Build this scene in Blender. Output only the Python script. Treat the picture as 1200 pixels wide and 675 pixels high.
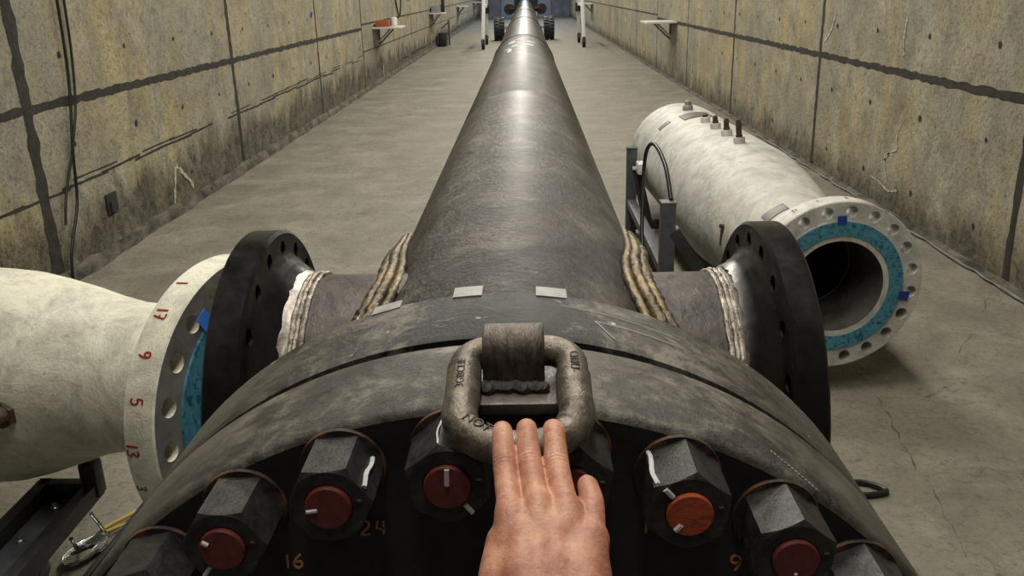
import bpy, bmesh, math, random
from mathutils import Vector, Matrix
from math import sin, cos, pi, radians, sqrt
random.seed(7)
S = bpy.context.scene
for o in list(bpy.data.objects): bpy.data.objects.remove(o)
COL = S.collection
V = Vector

# ------------------------------------------------------------------ camera, world, lights
cam = bpy.data.cameras.new('camera'); camo = bpy.data.objects.new('camera', cam); COL.objects.link(camo)
cr, cu, cf = V((.999620,.014438,-.023486)), V((.017608,.321128,.946872)), V((-.021213,.946926,-.320752))
M = Matrix((cr, cu, -cf)).transposed().to_4x4(); M.translation = V((.03466, 0, 1.5995)); camo.matrix_world = M
cam.sensor_width = 36; cam.lens = 1032.9/1200*36; cam.clip_start = .02; cam.clip_end = 200
S.camera = camo
W = bpy.data.worlds.new('world'); S.world = W; W.use_nodes = True
W.node_tree.nodes['Background'].inputs[0].default_value = (.9,.95,1,1)
W.node_tree.nodes['Background'].inputs[1].default_value = .06
vs = S.view_settings; vs.view_transform = 'Standard'; vs.look = 'None'; vs.exposure = 0.0; vs.gamma = 1
try: vs.use_curve_mapping = False
except Exception: pass
CEIL = 4.3
def area(name, loc, sx, sy, power, col=(1,.94,.82), rot=(0,0,0)):
    l = bpy.data.lights.new(name, 'AREA'); l.shape = 'RECTANGLE'; l.size = sx; l.size_y = sy; l.energy = power; l.color = col
    o = bpy.data.objects.new(name, l); COL.objects.link(o); o.location = loc; o.rotation_euler = rot
    return o
LAMPS = [2.6 + 3.4*k for k in range(15)]
for k, y in enumerate(LAMPS):
    area('lamp_light', (0, y, CEIL-.16), .35, 2.2, 125 if k else 105, (1,.94,.83) if y < 40 else (.8,.88,1))
area('lamp_light', (0, .2, CEIL-.16), .35, 1.6, 56)

# ------------------------------------------------------------------ material helpers
def nt_new(name):
    m = bpy.data.materials.new(name); m.use_nodes = True; n = m.node_tree
    return m, n, n.nodes['Principled BSDF']
def N(n, t, **k):
    x = n.nodes.new(t)
    for a, b in k.items(): setattr(x, a, b)
    return x
def coords(n, scale=(1,1,1), loc=(0,0,0)):
    c = N(n, 'ShaderNodeTexCoord'); mp = N(n, 'ShaderNodeMapping')
    n.links.new(c.outputs['Object'], mp.inputs[0]); mp.inputs['Scale'].default_value = scale; mp.inputs['Location'].default_value = loc
    return mp.outputs[0]
def noise(n, vec, scale, detail=6, rough=.6, dist=0.):
    x = N(n, 'ShaderNodeTexNoise'); n.links.new(vec, x.inputs['Vector'])
    x.inputs['Scale'].default_value = scale; x.inputs['Detail'].default_value = detail; x.inputs['Roughness'].default_value = rough; x.inputs['Distortion'].default_value = dist
    return x.outputs['Fac']
def ramp(n, fac, stops):
    r = N(n, 'ShaderNodeValToRGB'); n.links.new(fac, r.inputs[0]); e = r.color_ramp.elements
    while len(e) < len(stops): e.new(.5)
    for q, (p, c) in zip(e, stops):
        q.position = p; q.color = (c, c, c, 1) if isinstance(c, (int, float)) else (*c, 1)
    return r.outputs[0]
def mix(n, fac, a, b, mode='MIX'):
    x = N(n, 'ShaderNodeMix', data_type='RGBA', blend_type=mode)
    for s, v in ((x.inputs[0], fac), (x.inputs[6], a), (x.inputs[7], b)):
        if isinstance(v, (int, float)): s.default_value = v
        elif isinstance(v, tuple): s.default_value = (*v, 1)
        else: n.links.new(v, s)
    return x.outputs[2]
def math_(n, op, a, b=0., clamp=False):
    x = N(n, 'ShaderNodeMath', operation=op, use_clamp=clamp)
    for s, v in ((x.inputs[0], a), (x.inputs[1], b)):
        if isinstance(v, (int, float)): s.default_value = v
        else: n.links.new(v, s)
    return x.outputs[0]
def sep(n):
    c = N(n, 'ShaderNodeTexCoord'); s = N(n, 'ShaderNodeSeparateXYZ'); n.links.new(c.outputs['Object'], s.inputs[0]); return s.outputs
def bump(n, b, h, strength=.3, dist=.01):
    x = N(n, 'ShaderNodeBump'); n.links.new(h, x.inputs['Height']); x.inputs['Strength'].default_value = strength; x.inputs['Distance'].default_value = dist
    n.links.new(x.outputs[0], b.inputs['Normal'])
def setc(n, b, c):
    if isinstance(c, tuple): b.inputs['Base Color'].default_value = (*c, 1)
    else: n.links.new(c, b.inputs['Base Color'])
def setr(n, b, r):
    if isinstance(r, (int, float)): b.inputs['Roughness'].default_value = r
    else: n.links.new(r, b.inputs['Roughness'])

def worn(name, c0, c1, scale=8, rough=(.35,.6), metal=.0, bs=.2, bd=.004, lo=.35, hi=.68, stretch=(1,1,1), spots=None, spec=.5):
    m, n, b = nt_new(name); v = coords(n, stretch)
    f = noise(n, v, scale, 8, .68, .4); c = ramp(n, f, [(lo, c0), (hi, c1)])
    if spots:
        f2 = noise(n, v, scale*spots[2], 4, .6); c = mix(n, ramp(n, f2, [(spots[1], 0.), (spots[1]+.05, 1.)]), c, spots[0])
    setc(n, b, c); setr(n, b, ramp(n, noise(n, v, scale*1.7, 6, .6), [(.3, rough[0]), (.7, rough[1])]))
    b.inputs['Metallic'].default_value = metal; b.inputs['Specular IOR Level'].default_value = spec
    bump(n, b, noise(n, v, scale*5, 6, .65), bs, bd)
    return m
def plain(name, c, rough=.5, metal=0., bs=.08, scale=60):
    m, n, b = nt_new(name); v = coords(n); f = noise(n, v, scale, 4)
    d = tuple(x*.72 for x in c); setc(n, b, ramp(n, f, [(.3, d), (.6, c)])); setr(n, b, rough); b.inputs['Metallic'].default_value = metal
    bump(n, b, f, bs, .002)
    return m

def concrete_wall(name, seed):
    m, n, b = nt_new(name); v = coords(n, (1,1,1), (seed, seed, 0)); vs_ = coords(n, (1,1.6,.28), (seed, 0, seed))
    big = noise(n, v, .8, 5, .6, .3); mid = noise(n, v, 3.5, 8, .7, .3); fine = noise(n, v, 40, 6, .7); strk = noise(n, vs_, 3.2, 7, .65, .5)
    c = ramp(n, mid, [(.30, (.18,.165,.122)), (.5, (.335,.313,.232)), (.70, (.48,.45,.35))])
    yel = ramp(n, math_(n, 'ADD', math_(n, 'MULTIPLY', strk, .55), math_(n, 'MULTIPLY', noise(n, v, 1.1, 7, .65, .6), .45)), [(.46, 0.), (.60, .8)])
    c = mix(n, yel, c, mix(n, mid, (.30,.24,.10), (.56,.46,.22)))
    c = mix(n, ramp(n, big, [(.42, .6), (.60, 0.)]), c, mix(n, mid, (.16,.157,.132), (.345,.34,.295)))
    blot = noise(n, v, 9, 9, .78, .8)
    c = mix(n, ramp(n, blot, [(.34, .5), (.45, 0.)]), c, (.10,.09,.066))
    c = mix(n, ramp(n, blot, [(.60, 0.), (.70, .5)]), c, (.45,.42,.33))
    pale = noise(n, coords(n, (1,2.2,.5), (0, seed*3, 2)), 5, 8, .75, .6)
    c = mix(n, ramp(n, pale, [(.62, 0.), (.70, .7)]), c, (.47,.43,.33))
    c = mix(n, ramp(n, noise(n, v, 22, 8, .8, .4), [(.37, .6), (.46, 0.)]), c, (.10,.09,.066))
    c = mix(n, ramp(n, fine, [(.3, .6), (.5, 0.)]), c, (.08,.073,.055))
    # damp stains rising from the foot of the wall
    z = sep(n)[2]; sn = noise(n, coords(n, (1,1,.45), (0, seed, 0)), 2.6, 8, .7, .4)
    h = math_(n, 'SUBTRACT', math_(n, 'MULTIPLY', sn, 1.12 if seed < 5 else .70), z)
    c = mix(n, math_(n, 'MULTIPLY', ramp(n, h, [(.06, 0.), (.27, 1.)]), ramp(n, blot, [(.34, 1.), (.60, .5)])), c, (.038,.034,.027))
    setc(n, b, c); setr(n, b, .88); b.inputs['Specular IOR Level'].default_value = .25
    bump(n, b, math_(n, 'ADD', math_(n, 'MULTIPLY', mid, .5), math_(n, 'MULTIPLY', math_(n, 'ADD', fine, blot), .5)), .9, .025)
    return m
def concrete_floor():
    m, n, b = nt_new('floor_concrete'); v = coords(n)
    mid = noise(n, v, 2.2, 9, .72, .5); fine = noise(n, v, 45, 6, .75); cross = noise(n, coords(n, (.7,1.3,1)), 1.1, 6, .6, .2)
    c = ramp(n, mid, [(.3, (.150,.140,.112)), (.5, (.225,.212,.172)), (.7, (.315,.30,.25))])
    c = mix(n, ramp(n, cross, [(.34, .32), (.5, 0.)]), c, (.135,.124,.098))
    md3 = noise(n, v, 28, 8, .8, .5)
    c = mix(n, ramp(n, md3, [(.36, .65), (.45, 0.)]), c, (.08,.073,.056))
    md2 = noise(n, v, 11, 9, .78, .7)
    c = mix(n, ramp(n, md2, [(.34, .6), (.47, 0.)]), c, (.095,.088,.068))
    c = mix(n, ramp(n, md2, [(.58, 0.), (.70, .45)]), c, (.40,.38,.325))
    c = mix(n, ramp(n, noise(n, v, 7, 6, .7), [(.64, 0.), (.72, .5)]), c, (.085,.075,.058))
    c = mix(n, ramp(n, fine, [(.32, .45), (.5, 0.)]), c, (.09,.085,.068))
    c = mix(n, ramp(n, noise(n, v, 16, 5, .7), [(.66, 0.), (.73, .5)]), c, (.42,.40,.34))
    setc(n, b, c); setr(n, b, ramp(n, mid, [(.3,.5),(.7,.75)])); b.inputs['Specular IOR Level'].default_value = .2
    bump(n, b, math_(n, 'ADD', math_(n, 'MULTIPLY', mid, .4), math_(n, 'MULTIPLY', math_(n, 'ADD', fine, md2), .5)), .8, .016)
    return m
def pipe_steel():
    m, n, b = nt_new('pipe_mill_scale'); v = coords(n, (1,.8,1)); v2 = coords(n, (1.3,1.0,1.3), (4,2,1))
    f = noise(n, v, 5.5, 10, .78, .35); g = noise(n, v2, 16, 9, .75, .25)
    c = ramp(n, f, [(.42, (.006,.0055,.005)), (.51, (.026,.023,.020)), (.62, (.115,.105,.091))])
    c = mix(n, ramp(n, g, [(.59, 0.), (.66, .45)]), c, (.22,.208,.182))
    c = mix(n, ramp(n, noise(n, v2, 21, 8, .75, .3), [(.34, .75), (.44, 0.)]), c, (.018,.017,.015))
    c = mix(n, ramp(n, noise(n, v2, 3, 6, .6), [(.55, 0.), (.7, .4)]), c, (.06,.045,.026))
    setc(n, b, c); setr(n, b, ramp(n, g, [(.3,.28),(.7,.46)])); b.inputs['Metallic'].default_value = .3; b.inputs['Specular IOR Level'].default_value = .35
    bump(n, b, math_(n, 'ADD', f, math_(n, 'MULTIPLY', noise(n, v2, 60, 5, .7), .5)), .8, .016)
    return m
def rim_steel(name, patch):
    m, n, b = nt_new(name); v = coords(n); f = noise(n, v, 15, 11, .8, .25); g = noise(n, v, 60, 6, .75)
    c = ramp(n, f, [(.38, (.013,.012,.011)), (.50, (.055,.050,.043)), (.63, (.20,.187,.155))])
    c = mix(n, ramp(n, g, [(.64, 0.), (.72, .5)]), c, (.27,.25,.21))
    x = sep(n)[0]; ax = math_(n, 'ABSOLUTE', math_(n, 'SUBTRACT', x, .005))
    far = math_(n, 'ADD', ax, math_(n, 'MULTIPLY', math_(n, 'SUBTRACT', f, .5), .35))
    c = mix(n, ramp(n, far, [(.22, 0.), (.30, .72)]), c, (.078,.072,.06))     # brushed, evener grey away from the crown
    if patch:
        c = mix(n, ramp(n, far, [(.085, .96), (.115, 0.)]), c, (.004,.0045,.006))
        c = mix(n, ramp(n, noise(n, v, 55, 4, .6), [(.70, 0.), (.73, .9)]), c, (.5,.5,.5))
    setc(n, b, c); setr(n, b, ramp(n, f, [(.3,.36),(.7,.6)])); b.inputs['Metallic'].default_value = .2
    bump(n, b, math_(n, 'ADD', f, math_(n, 'MULTIPLY', g, .5)), .6, .006)
    return m
def white_paint(name, c, seed):
    m, n, b = nt_new(name); v = coords(n, (1,1,1), (seed,0,0)); f = noise(n, v, 7, 9, .72, .5); g = noise(n, v, 26, 8, .7, .3)
    d = tuple(x*.62 for x in c); e = noise(n, v, 13, 9, .75, .6)
    k = ramp(n, f, [(.36, d), (.56, c)])
    k = mix(n, ramp(n, e, [(.36, .6), (.48, 0.)]), k, tuple(x*.55 for x in c))
    k = mix(n, ramp(n, g, [(.60, 0.), (.70, .7)]), k, (.22,.205,.17))
    k = mix(n, ramp(n, noise(n, v, 5, 8, .75, .8), [(.62, 0.), (.68, .75)]), k, (.12,.11,.09))
    k = mix(n, ramp(n, noise(n, v, 2.3, 4), [(.5, 0.), (.7, .35)]), k, tuple(x*y for x, y in zip(c, (.9,.85,.7))))
    setc(n, b, k); setr(n, b, .55); bump(n, b, math_(n, 'ADD', f, math_(n, 'MULTIPLY', g, .5)), .6, .012)
    return m
def gasket_blue():
    m, n, b = nt_new('gasket_blue'); v = coords(n); f = noise(n, v, 22, 5, .6, 3.0)
    c = ramp(n, f, [(.36, (.010,.055,.09)), (.46, (.045,.19,.27)), (.62, (.075,.26,.35))]); setc(n, b, c); setr(n, b, .55)
    return m
def skin_mat():
    m, n, b = nt_new('skin'); v = coords(n); f = noise(n, v, 38, 6, .6); g = noise(n, v, 260, 4, .6); h = noise(n, v, 90, 5, .7)
    c = ramp(n, f, [(.36, (.285,.112,.070)), (.52, (.40,.185,.118)), (.66, (.49,.262,.165))])
    c = mix(n, ramp(n, h, [(.55, 0.), (.75, .45)]), c, (.28,.085,.062))
    setc(n, b, c); setr(n, b, .58); b.inputs['Subsurface Weight'].default_value = .07; b.inputs['Subsurface Radius'].default_value = (.012,.005,.003); b.inputs['Subsurface Scale'].default_value = .3
    bump(n, b, math_(n, 'ADD', math_(n, 'MULTIPLY', g, .6), h), .7, .0014)
    return m

MT = dict(
 wall_l=concrete_wall('concrete_wall_left', 2.0), wall_r=concrete_wall('concrete_wall_right', 9.0), floor=concrete_floor(),
 joint=worn('joint_sealant', (.010,.008,.006), (.040,.034,.026), 14, (.8,.95), 0, .6, .01),
 crack=worn('crack_dirt', (.05,.045,.036), (.17,.16,.13), 30, (.8,.95), 0, .3, .004), curb=worn('curb_grime', (.02,.018,.014), (.17,.155,.12), 9, (.85,.95), 0, .8, .015, stretch=(1,.5,1)), hole=plain('tie_hole_dark', (.018,.016,.013), .9), pale=worn('efflorescence', (.20,.185,.14), (.56,.54,.46), 45, (.85,.95), 0, .5, .004, lo=.40, hi=.60),
 endwall=worn('end_wall_grey', (.14,.15,.17), (.25,.26,.285), 3, (.6,.8)), doorpanel=plain('pale_blue_door', (.33,.38,.47), .5),
 ceil=plain('ceiling_concrete', (.22,.21,.18), .9, 0, .2, 6),
 pipe=pipe_steel(), rimf=rim_steel('blind_flange_rim', False), rimb=rim_steel('weld_neck_flange_rim', True),
 face=worn('black_face_paint', (.0035,.0035,.004), (.010,.010,.011), 20, (.55,.8), 0, .15, .003),
 blackgloss=worn('black_gloss_paint', (.0028,.0028,.003), (.007,.007,.0075), 9, (.22,.42), 0, .08, .003, spec=.35, spots=((.14,.14,.14), .735, 2.5)),
 bare=worn('bare_ground_steel', (.09,.08,.07), (.38,.355,.315), 22, (.28,.5), .9, .25, .004),
 branch=worn('branch_steel', (.016,.014,.013), (.095,.080,.072), 11, (.35,.55), .3, .3, .005, spots=((.30,.28,.25), .68, 1.2)),
 weld=worn('weld_bead_steel', (.10,.085,.07), (.55,.50,.44), 30, (.22,.45), .85, .6, .008),
 gold=worn('saddle_weld_bronze', (.026,.020,.011), (.25,.185,.08), 15, (.26,.42), .6, .6, .010, stretch=(1,.5,1), spots=((.55,.5,.4), .69, 1.4)),
 nut=worn('nut_dark_steel', (.016,.016,.017), (.055,.053,.051), 60, (.38,.55), .55, .25, .002, spots=((.25,.24,.23), .70, 1.5)),
 studred=worn('stud_red_paint', (.085,.012,.011), (.15,.022,.018), 90, (.5,.7), 0, .3, .002),
 studorange=worn('stud_orange_paint', (.20,.03,.012), (.52,.09,.03), 50, (.5,.7), 0, .4, .002, stretch=(1,1,3)),
 washer=worn('washer_rust', (.022,.018,.015), (.17,.075,.045), 45, (.5,.75), .3, .3, .002, lo=.48, hi=.70),
 stripe=plain('white_paint_pen', (.52,.56,.55), .6), orangepen=plain('tan_paint_pen', (.42,.20,.075), .65),
 ring=worn('forged_ring_steel', (.058,.049,.040), (.215,.185,.15), 55, (.36,.55), .55, .4, .003),
 clip=worn('lug_steel', (.040,.033,.028), (.150,.128,.108), 45, (.35,.55), .55, .4, .003, stretch=(3,1,1)),
 ringdark=plain('stamped_recess', (.022,.018,.015), .7), tape=plain('grey_tape', (.30,.30,.29), .6),
 white=white_paint('vessel_white_paint', (.52,.52,.485), 3.), cream=white_paint('reducer_cream_paint', (.74,.73,.62), 8.),
 flface=worn('grey_and_face_shade', (.11,.11,.105), (.22,.215,.20), 12, (.5,.7)), flwhite=white_paint('flange_white_face', (.58,.575,.53), 5.),
 gasket=gasket_blue(), bore=worn('bore_primer', (.045,.041,.036), (.12,.11,.098), 5, (.5,.7), 0, .2, .004, spots=((.14,.09,.045), .6, .8)),
 redpaint=plain('red_marker', (.30,.02,.018), .6), inkdark=plain('dark_marker', (.06,.03,.03), .7), bluetape=plain('blue_tape', (.045,.20,.72), .5), bluetape_dark=plain('deep_blue_tape', (.012,.035,.26), .5),
 stand=worn('stand_black_paint', (.012,.012,.013), (.034,.034,.037), 18, (.4,.6), 0, .15, .003), standgrey=worn('stand_blue_grey_paint', (.035,.039,.046), (.075,.082,.094), 14, (.45,.65), 0, .15, .003, spots=((.2,.2,.2), .7, 1.5)),
 rubber=plain('black_rubber', (.010,.010,.010), .38), tyre=plain('tyre_rubber', (.014,.015,.017), .55), rust=worn('rusty_stud', (.012,.008,.006), (.09,.045,.025), 60, (.6,.8)),
 chrome=worn('zinc_plated', (.35,.38,.38), (.66,.70,.70), 40, (.18,.32), .9, .05, .001), rope=plain('yellow_rope', (.50,.37,.07), .8, 0, .5, 300),
 shelf=plain('white_shelf', (.68,.68,.64), .5), orange=plain('orange_box', (.40,.085,.03), .6), greybox=plain('grey_box', (.27,.28,.28), .5), plate=worn('data_plate', (.10,.10,.095), (.17,.165,.15), 30, (.4,.6), .4),
 gantry=plain('white_gantry_paint', (.72,.72,.70), .4), disc=plain('dark_brown_disc', (.014,.008,.008), .75), cartblack=plain('cart_black', (.010,.010,.011), .5),
 skin=skin_mat(), nail=plain('finger_nail', (.70,.44,.38), .25), lampbody=plain('lamp_body', (.7,.7,.68), .5),
 wirewhite=plain('white_cap', (.7,.7,.66), .5), tyregrey=plain('tread_edge', (.20,.21,.22), .6))
tm = bpy.data.materials.new('lamp_tube'); tm.use_nodes = True
tb = tm.node_tree.nodes['Principled BSDF']; tb.inputs['Emission Color'].default_value = (1,.95,.85,1); tb.inputs['Emission Strength'].default_value = 3; MT['tube'] = tm

# ------------------------------------------------------------------ mesh helpers
def frame(d):
    d = V(d).normalized(); u = d.orthogonal().normalized()
    if abs(d.z) < .9: u = (V((0,0,1)) - d*d.z).normalized()
    else: u = (V((0,1,0)) - d*d.y).normalized()
    return d, u, d.cross(u)
class MB:
    def __init__(s): s.bm = bmesh.new(); s.mi = 0
    def face(s, vs_):
        try:
            f = s.bm.faces.new(vs_); f.material_index = s.mi; return f
        except ValueError: return None
    def box(s, c, d, rot=None, bev=0.):
        b = bmesh.new(); bmesh.ops.create_cube(b, size=1); bmesh.ops.scale(b, vec=d, verts=b.verts)
        if bev: bmesh.ops.bevel(b, geom=b.edges[:], offset=bev, segments=2, affect='EDGES', profile=.6)
        m4 = (rot.to_4x4() if rot else Matrix.Identity(4)); m4.translation = V(c); bmesh.ops.transform(b, matrix=m4, verts=b.verts)
        return s.add(b)
    def add(s, b):
        mp = {v: s.bm.verts.new(v.co) for v in b.verts}
        for f in b.faces: s.face([mp[v] for v in f.verts])
        b.free(); return s
    def bar(s, a, b, w, h, up=(0,0,1), bev=.003):
        a, b = V(a), V(b); d = (b-a); L = d.length; d = d.normalized(); u = V(up) - d*d.dot(V(up))
        u = u.normalized() if u.length > 1e-4 else d.orthogonal().normalized(); r = u.cross(d)
        return s.box((a+b)/2, (w, L, h), Matrix((r, d, u)).transposed(), bev)
    def loft(s, rings, cap=True, closed=False):
        R = [[s.bm.verts.new(p) for p in r] for r in rings]; n = len(R[0])
        for i in range(len(R) if closed else len(R)-1):
            A, B = R[i], R[(i+1) % len(R)]
            for k in range(n): s.face([A[k], A[(k+1) % n], B[(k+1) % n], B[k]])
        if cap and not closed: s.face(R[0][::-1]); s.face(R[-1])
        return s
    def lathe(s, prof, o, d, seg=48, cap=True, closed=False, off=None):
        o = V(o); d, u, w = frame(d)
        rings = []
        for j, (r, h) in enumerate(prof):
            c = o + d*h + (V(off[j]) if off else V())
            rings.append([c + (u*cos(2*pi*k/seg) + w*sin(2*pi*k/seg))*max(r, 1e-5) for k in range(seg)])
        return s.loft(rings, cap, closed)
    def tube(s, pts, r, seg=10, closed=False, cap=True):
        pts = [V(p) for p in pts]; n = len(pts); rs = r if isinstance(r, (list, tuple)) else [r]*n
        rings = []; pu = None
        for i in range(n):
            t = (pts[(i+1) % n] - pts[i-1]) if closed else (pts[min(i+1, n-1)] - pts[max(i-1, 0)])
            t.normalize()
            if pu is None: pu = frame(t)[1]
            pu = (pu - t*pu.dot(t)).normalized(); w = t.cross(pu)
            rings.append([pts[i] + (pu*cos(2*pi*k/seg) + w*sin(2*pi*k/seg))*rs[i] for k in range(seg)])
        return s.loft(rings, cap, closed)
    def quadstrip(s, L, R):
        a = [s.bm.verts.new(p) for p in L]; b = [s.bm.verts.new(p) for p in R]
        for i in range(len(a)-1): s.face([a[i], a[i+1], b[i+1], b[i]])
        return s
    def patch(s, o, d, R, h0, h1, a0, a1, th=.002, n=10, ref=None):
        # a thin curved sheet lying on a cylinder of radius R round axis (o,d), between angles a0..a1 from up
        o = V(o); d, u, w = frame(d); w = -w if ref else w
        g = lambda r, h, a: o + d*h + (u*cos(a) + w*sin(a))*r
        rings = []
        for i in range(n+1):
            a = a0 + (a1-a0)*i/n
            rings.append([g(R, h0, a), g(R, h1, a), g(R+th, h1, a), g(R+th, h0, a)])
        return s.loft(rings)
def spline(pts, n=8, closed=False):
    pts = [V(p) for p in pts]; out = []; m = len(pts)
    for i in range(m if closed else m-1):
        g = (lambda k: pts[k % m]) if closed else (lambda k: pts[max(0, min(m-1, k))])
        a, b, c, d = g(i-1), g(i), g(i+1), g(i+2)
        for k in range(n):
            t = k/n; out.append(.5*((2*b) + (c-a)*t + (2*a-5*b+4*c-d)*t*t + (3*b-a-3*c+d)*t**3))
    if not closed: out.append(pts[-1])
    return out
def obj(name, mb, mats, parent=None, smooth=40):
    bm = mb.bm if isinstance(mb, MB) else mb
    bmesh.ops.recalc_face_normals(bm, faces=bm.faces)
    me = bpy.data.meshes.new(name); bm.to_mesh(me); bm.free()
    return link(name, me, mats, parent, smooth)
def link(name, me, mats, parent=None, smooth=40):
    for k in (mats if isinstance(mats, (list, tuple)) else [mats]): me.materials.append(MT[k])
    if smooth:
        me.polygons.foreach_set('use_smooth', [True]*len(me.polygons)); me.set_sharp_from_angle(angle=radians(smooth))
    o = bpy.data.objects.new(name, me); COL.objects.link(o)
    if parent is not None:
        q = parent; off = V()
        while q is not None: off += q.location; q = q.parent
        me.transform(Matrix.Translation(-off)); o.parent = parent
    return o
def tag(o, label=None, cat=None, group=None, kind=None):
    if label: o['label'] = label
    if cat: o['category'] = cat
    if group: o['group'] = group
    if kind: o['kind'] = kind
    return o
def thing(name, label, cat, loc, group=None):
    o = bpy.data.objects.new(name, None); o.empty_display_size = .05; COL.objects.link(o); o.location = loc
    return tag(o, label, cat, group)
def cut(o, cutter_mb):
    bm = cutter_mb.bm; bmesh.ops.recalc_face_normals(bm, faces=bm.faces)
    me = bpy.data.meshes.new('cut'); bm.to_mesh(me); bm.free(); c = bpy.data.objects.new('cut', me); COL.objects.link(c)
    q = o
    off = V()
    while q is not None: off += q.location; q = q.parent
    me.transform(Matrix.Translation(-off)); par = o.parent; o.parent = None; l0 = o.location.copy(); o.location = (0,0,0)
    md = o.modifiers.new('b', 'BOOLEAN'); md.operation = 'DIFFERENCE'; md.object = c; md.solver = 'EXACT'
    dg = bpy.context.evaluated_depsgraph_get(); dg.update(); ne = bpy.data.meshes.new_from_object(o.evaluated_get(dg)); o.modifiers.clear()
    old = o.data; o.data = ne; bpy.data.meshes.remove(old); bpy.data.objects.remove(c); bpy.data.meshes.remove(me)
    o.parent = par; o.location = l0
    ne.polygons.foreach_set('use_smooth', [True]*len(ne.polygons)); ne.set_sharp_from_angle(angle=radians(40))
    return o
def text_mesh(txt, size, extrude=.0006):
    c = bpy.data.curves.new('t', 'FONT'); c.body = txt; c.size = size; c.extrude = extrude; c.align_x = 'CENTER'; c.align_y = 'CENTER'; c.resolution_u = 3
    o = bpy.data.objects.new('t', c); COL.objects.link(o); dg = bpy.context.evaluated_depsgraph_get(); dg.update()
    me = bpy.data.meshes.new_from_object(o.evaluated_get(dg)); bpy.data.objects.remove(o); bpy.data.curves.remove(c)
    return me
# hand-painted digits: polylines in a unit box
STROKES = {'0': [[(.5,1),(.15,.8),(.1,.5),(.2,.1),(.5,0),(.8,.15),(.9,.5),(.8,.85),(.5,1)]], '1': [[(.5,1),(.5,0)]],
 '2': [[(.1,.8),(.4,1),(.8,.85),(.75,.55),(.1,0),(.9,.03)]], '3': [[(.1,.9),(.5,1),(.85,.78),(.45,.52),(.88,.28),(.5,0),(.08,.1)]],
 '4': [[(.3,1),(.12,.45),(.9,.45)],[(.75,1),(.72,0)]], '5': [[(.85,1),(.25,1),(.2,.58),(.6,.62),(.88,.32),(.55,.02),(.1,.1)]],
 '6': [[(.75,1),(.3,.65),(.12,.3),(.4,0),(.8,.15),(.75,.45),(.4,.48),(.15,.3)]], '7': [[(.1,1),(.9,1),(.45,0)],[(.3,.5),(.8,.5)]],
 '9': [[(.85,.7),(.5,.5),(.15,.65),(.25,.95),(.65,1),(.85,.75),(.8,.4),(.5,0)]]}
def strokes(mb, txt, org, right, up, h, w, t, th=.0012, lift=None):
    """flat painted digits: org is the lower left corner; lift(p) moves a point onto the surface"""
    right, up = V(right).normalized(), V(up).normalized(); nrm = right.cross(up)
    x0 = 0.
    for ch in txt:
        for pl in STROKES[ch]:
            P = spline([(p[0]*w, p[1]*h, 0) for p in pl], 5) if len(pl) > 3 else spline([(p[0]*w, p[1]*h, 0) for p in pl], 2)
            L = []; R = []
            for i, p in enumerate(P):
                d = (P[min(i+1, len(P)-1)] - P[max(i-1, 0)]); d = V((d.x, d.y, 0)).normalized(); q = V((-d.y, d.x, 0))*t/2
                for s_, A in ((1, L), (-1, R)):
                    a = p + q*s_; A.append(V(org) + right*(x0 + a.x) + up*a.y)
            if lift: L = [lift(p) for p in L]; R = [lift(p) for p in R]
            nn = [nrm*th]*len(L)
            mb.loft([[l, r, r + k, l + k] for l, r, k in zip(L, R, nn)])
        x0 += w*1.35 if ch != '1' else w*.95
    return mb

# ------------------------------------------------------------------ the setting
XL, XR, Y0, Y1 = -2.709, 2.630, -3.0, 55.0
b = MB(); b.box(((XL+XR)/2, (Y0+Y1)/2, -.05), (XR-XL+.6, Y1-Y0+.6, .1))
fl = tag(obj('floor', b, 'floor', None, 0), kind='structure')
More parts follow.
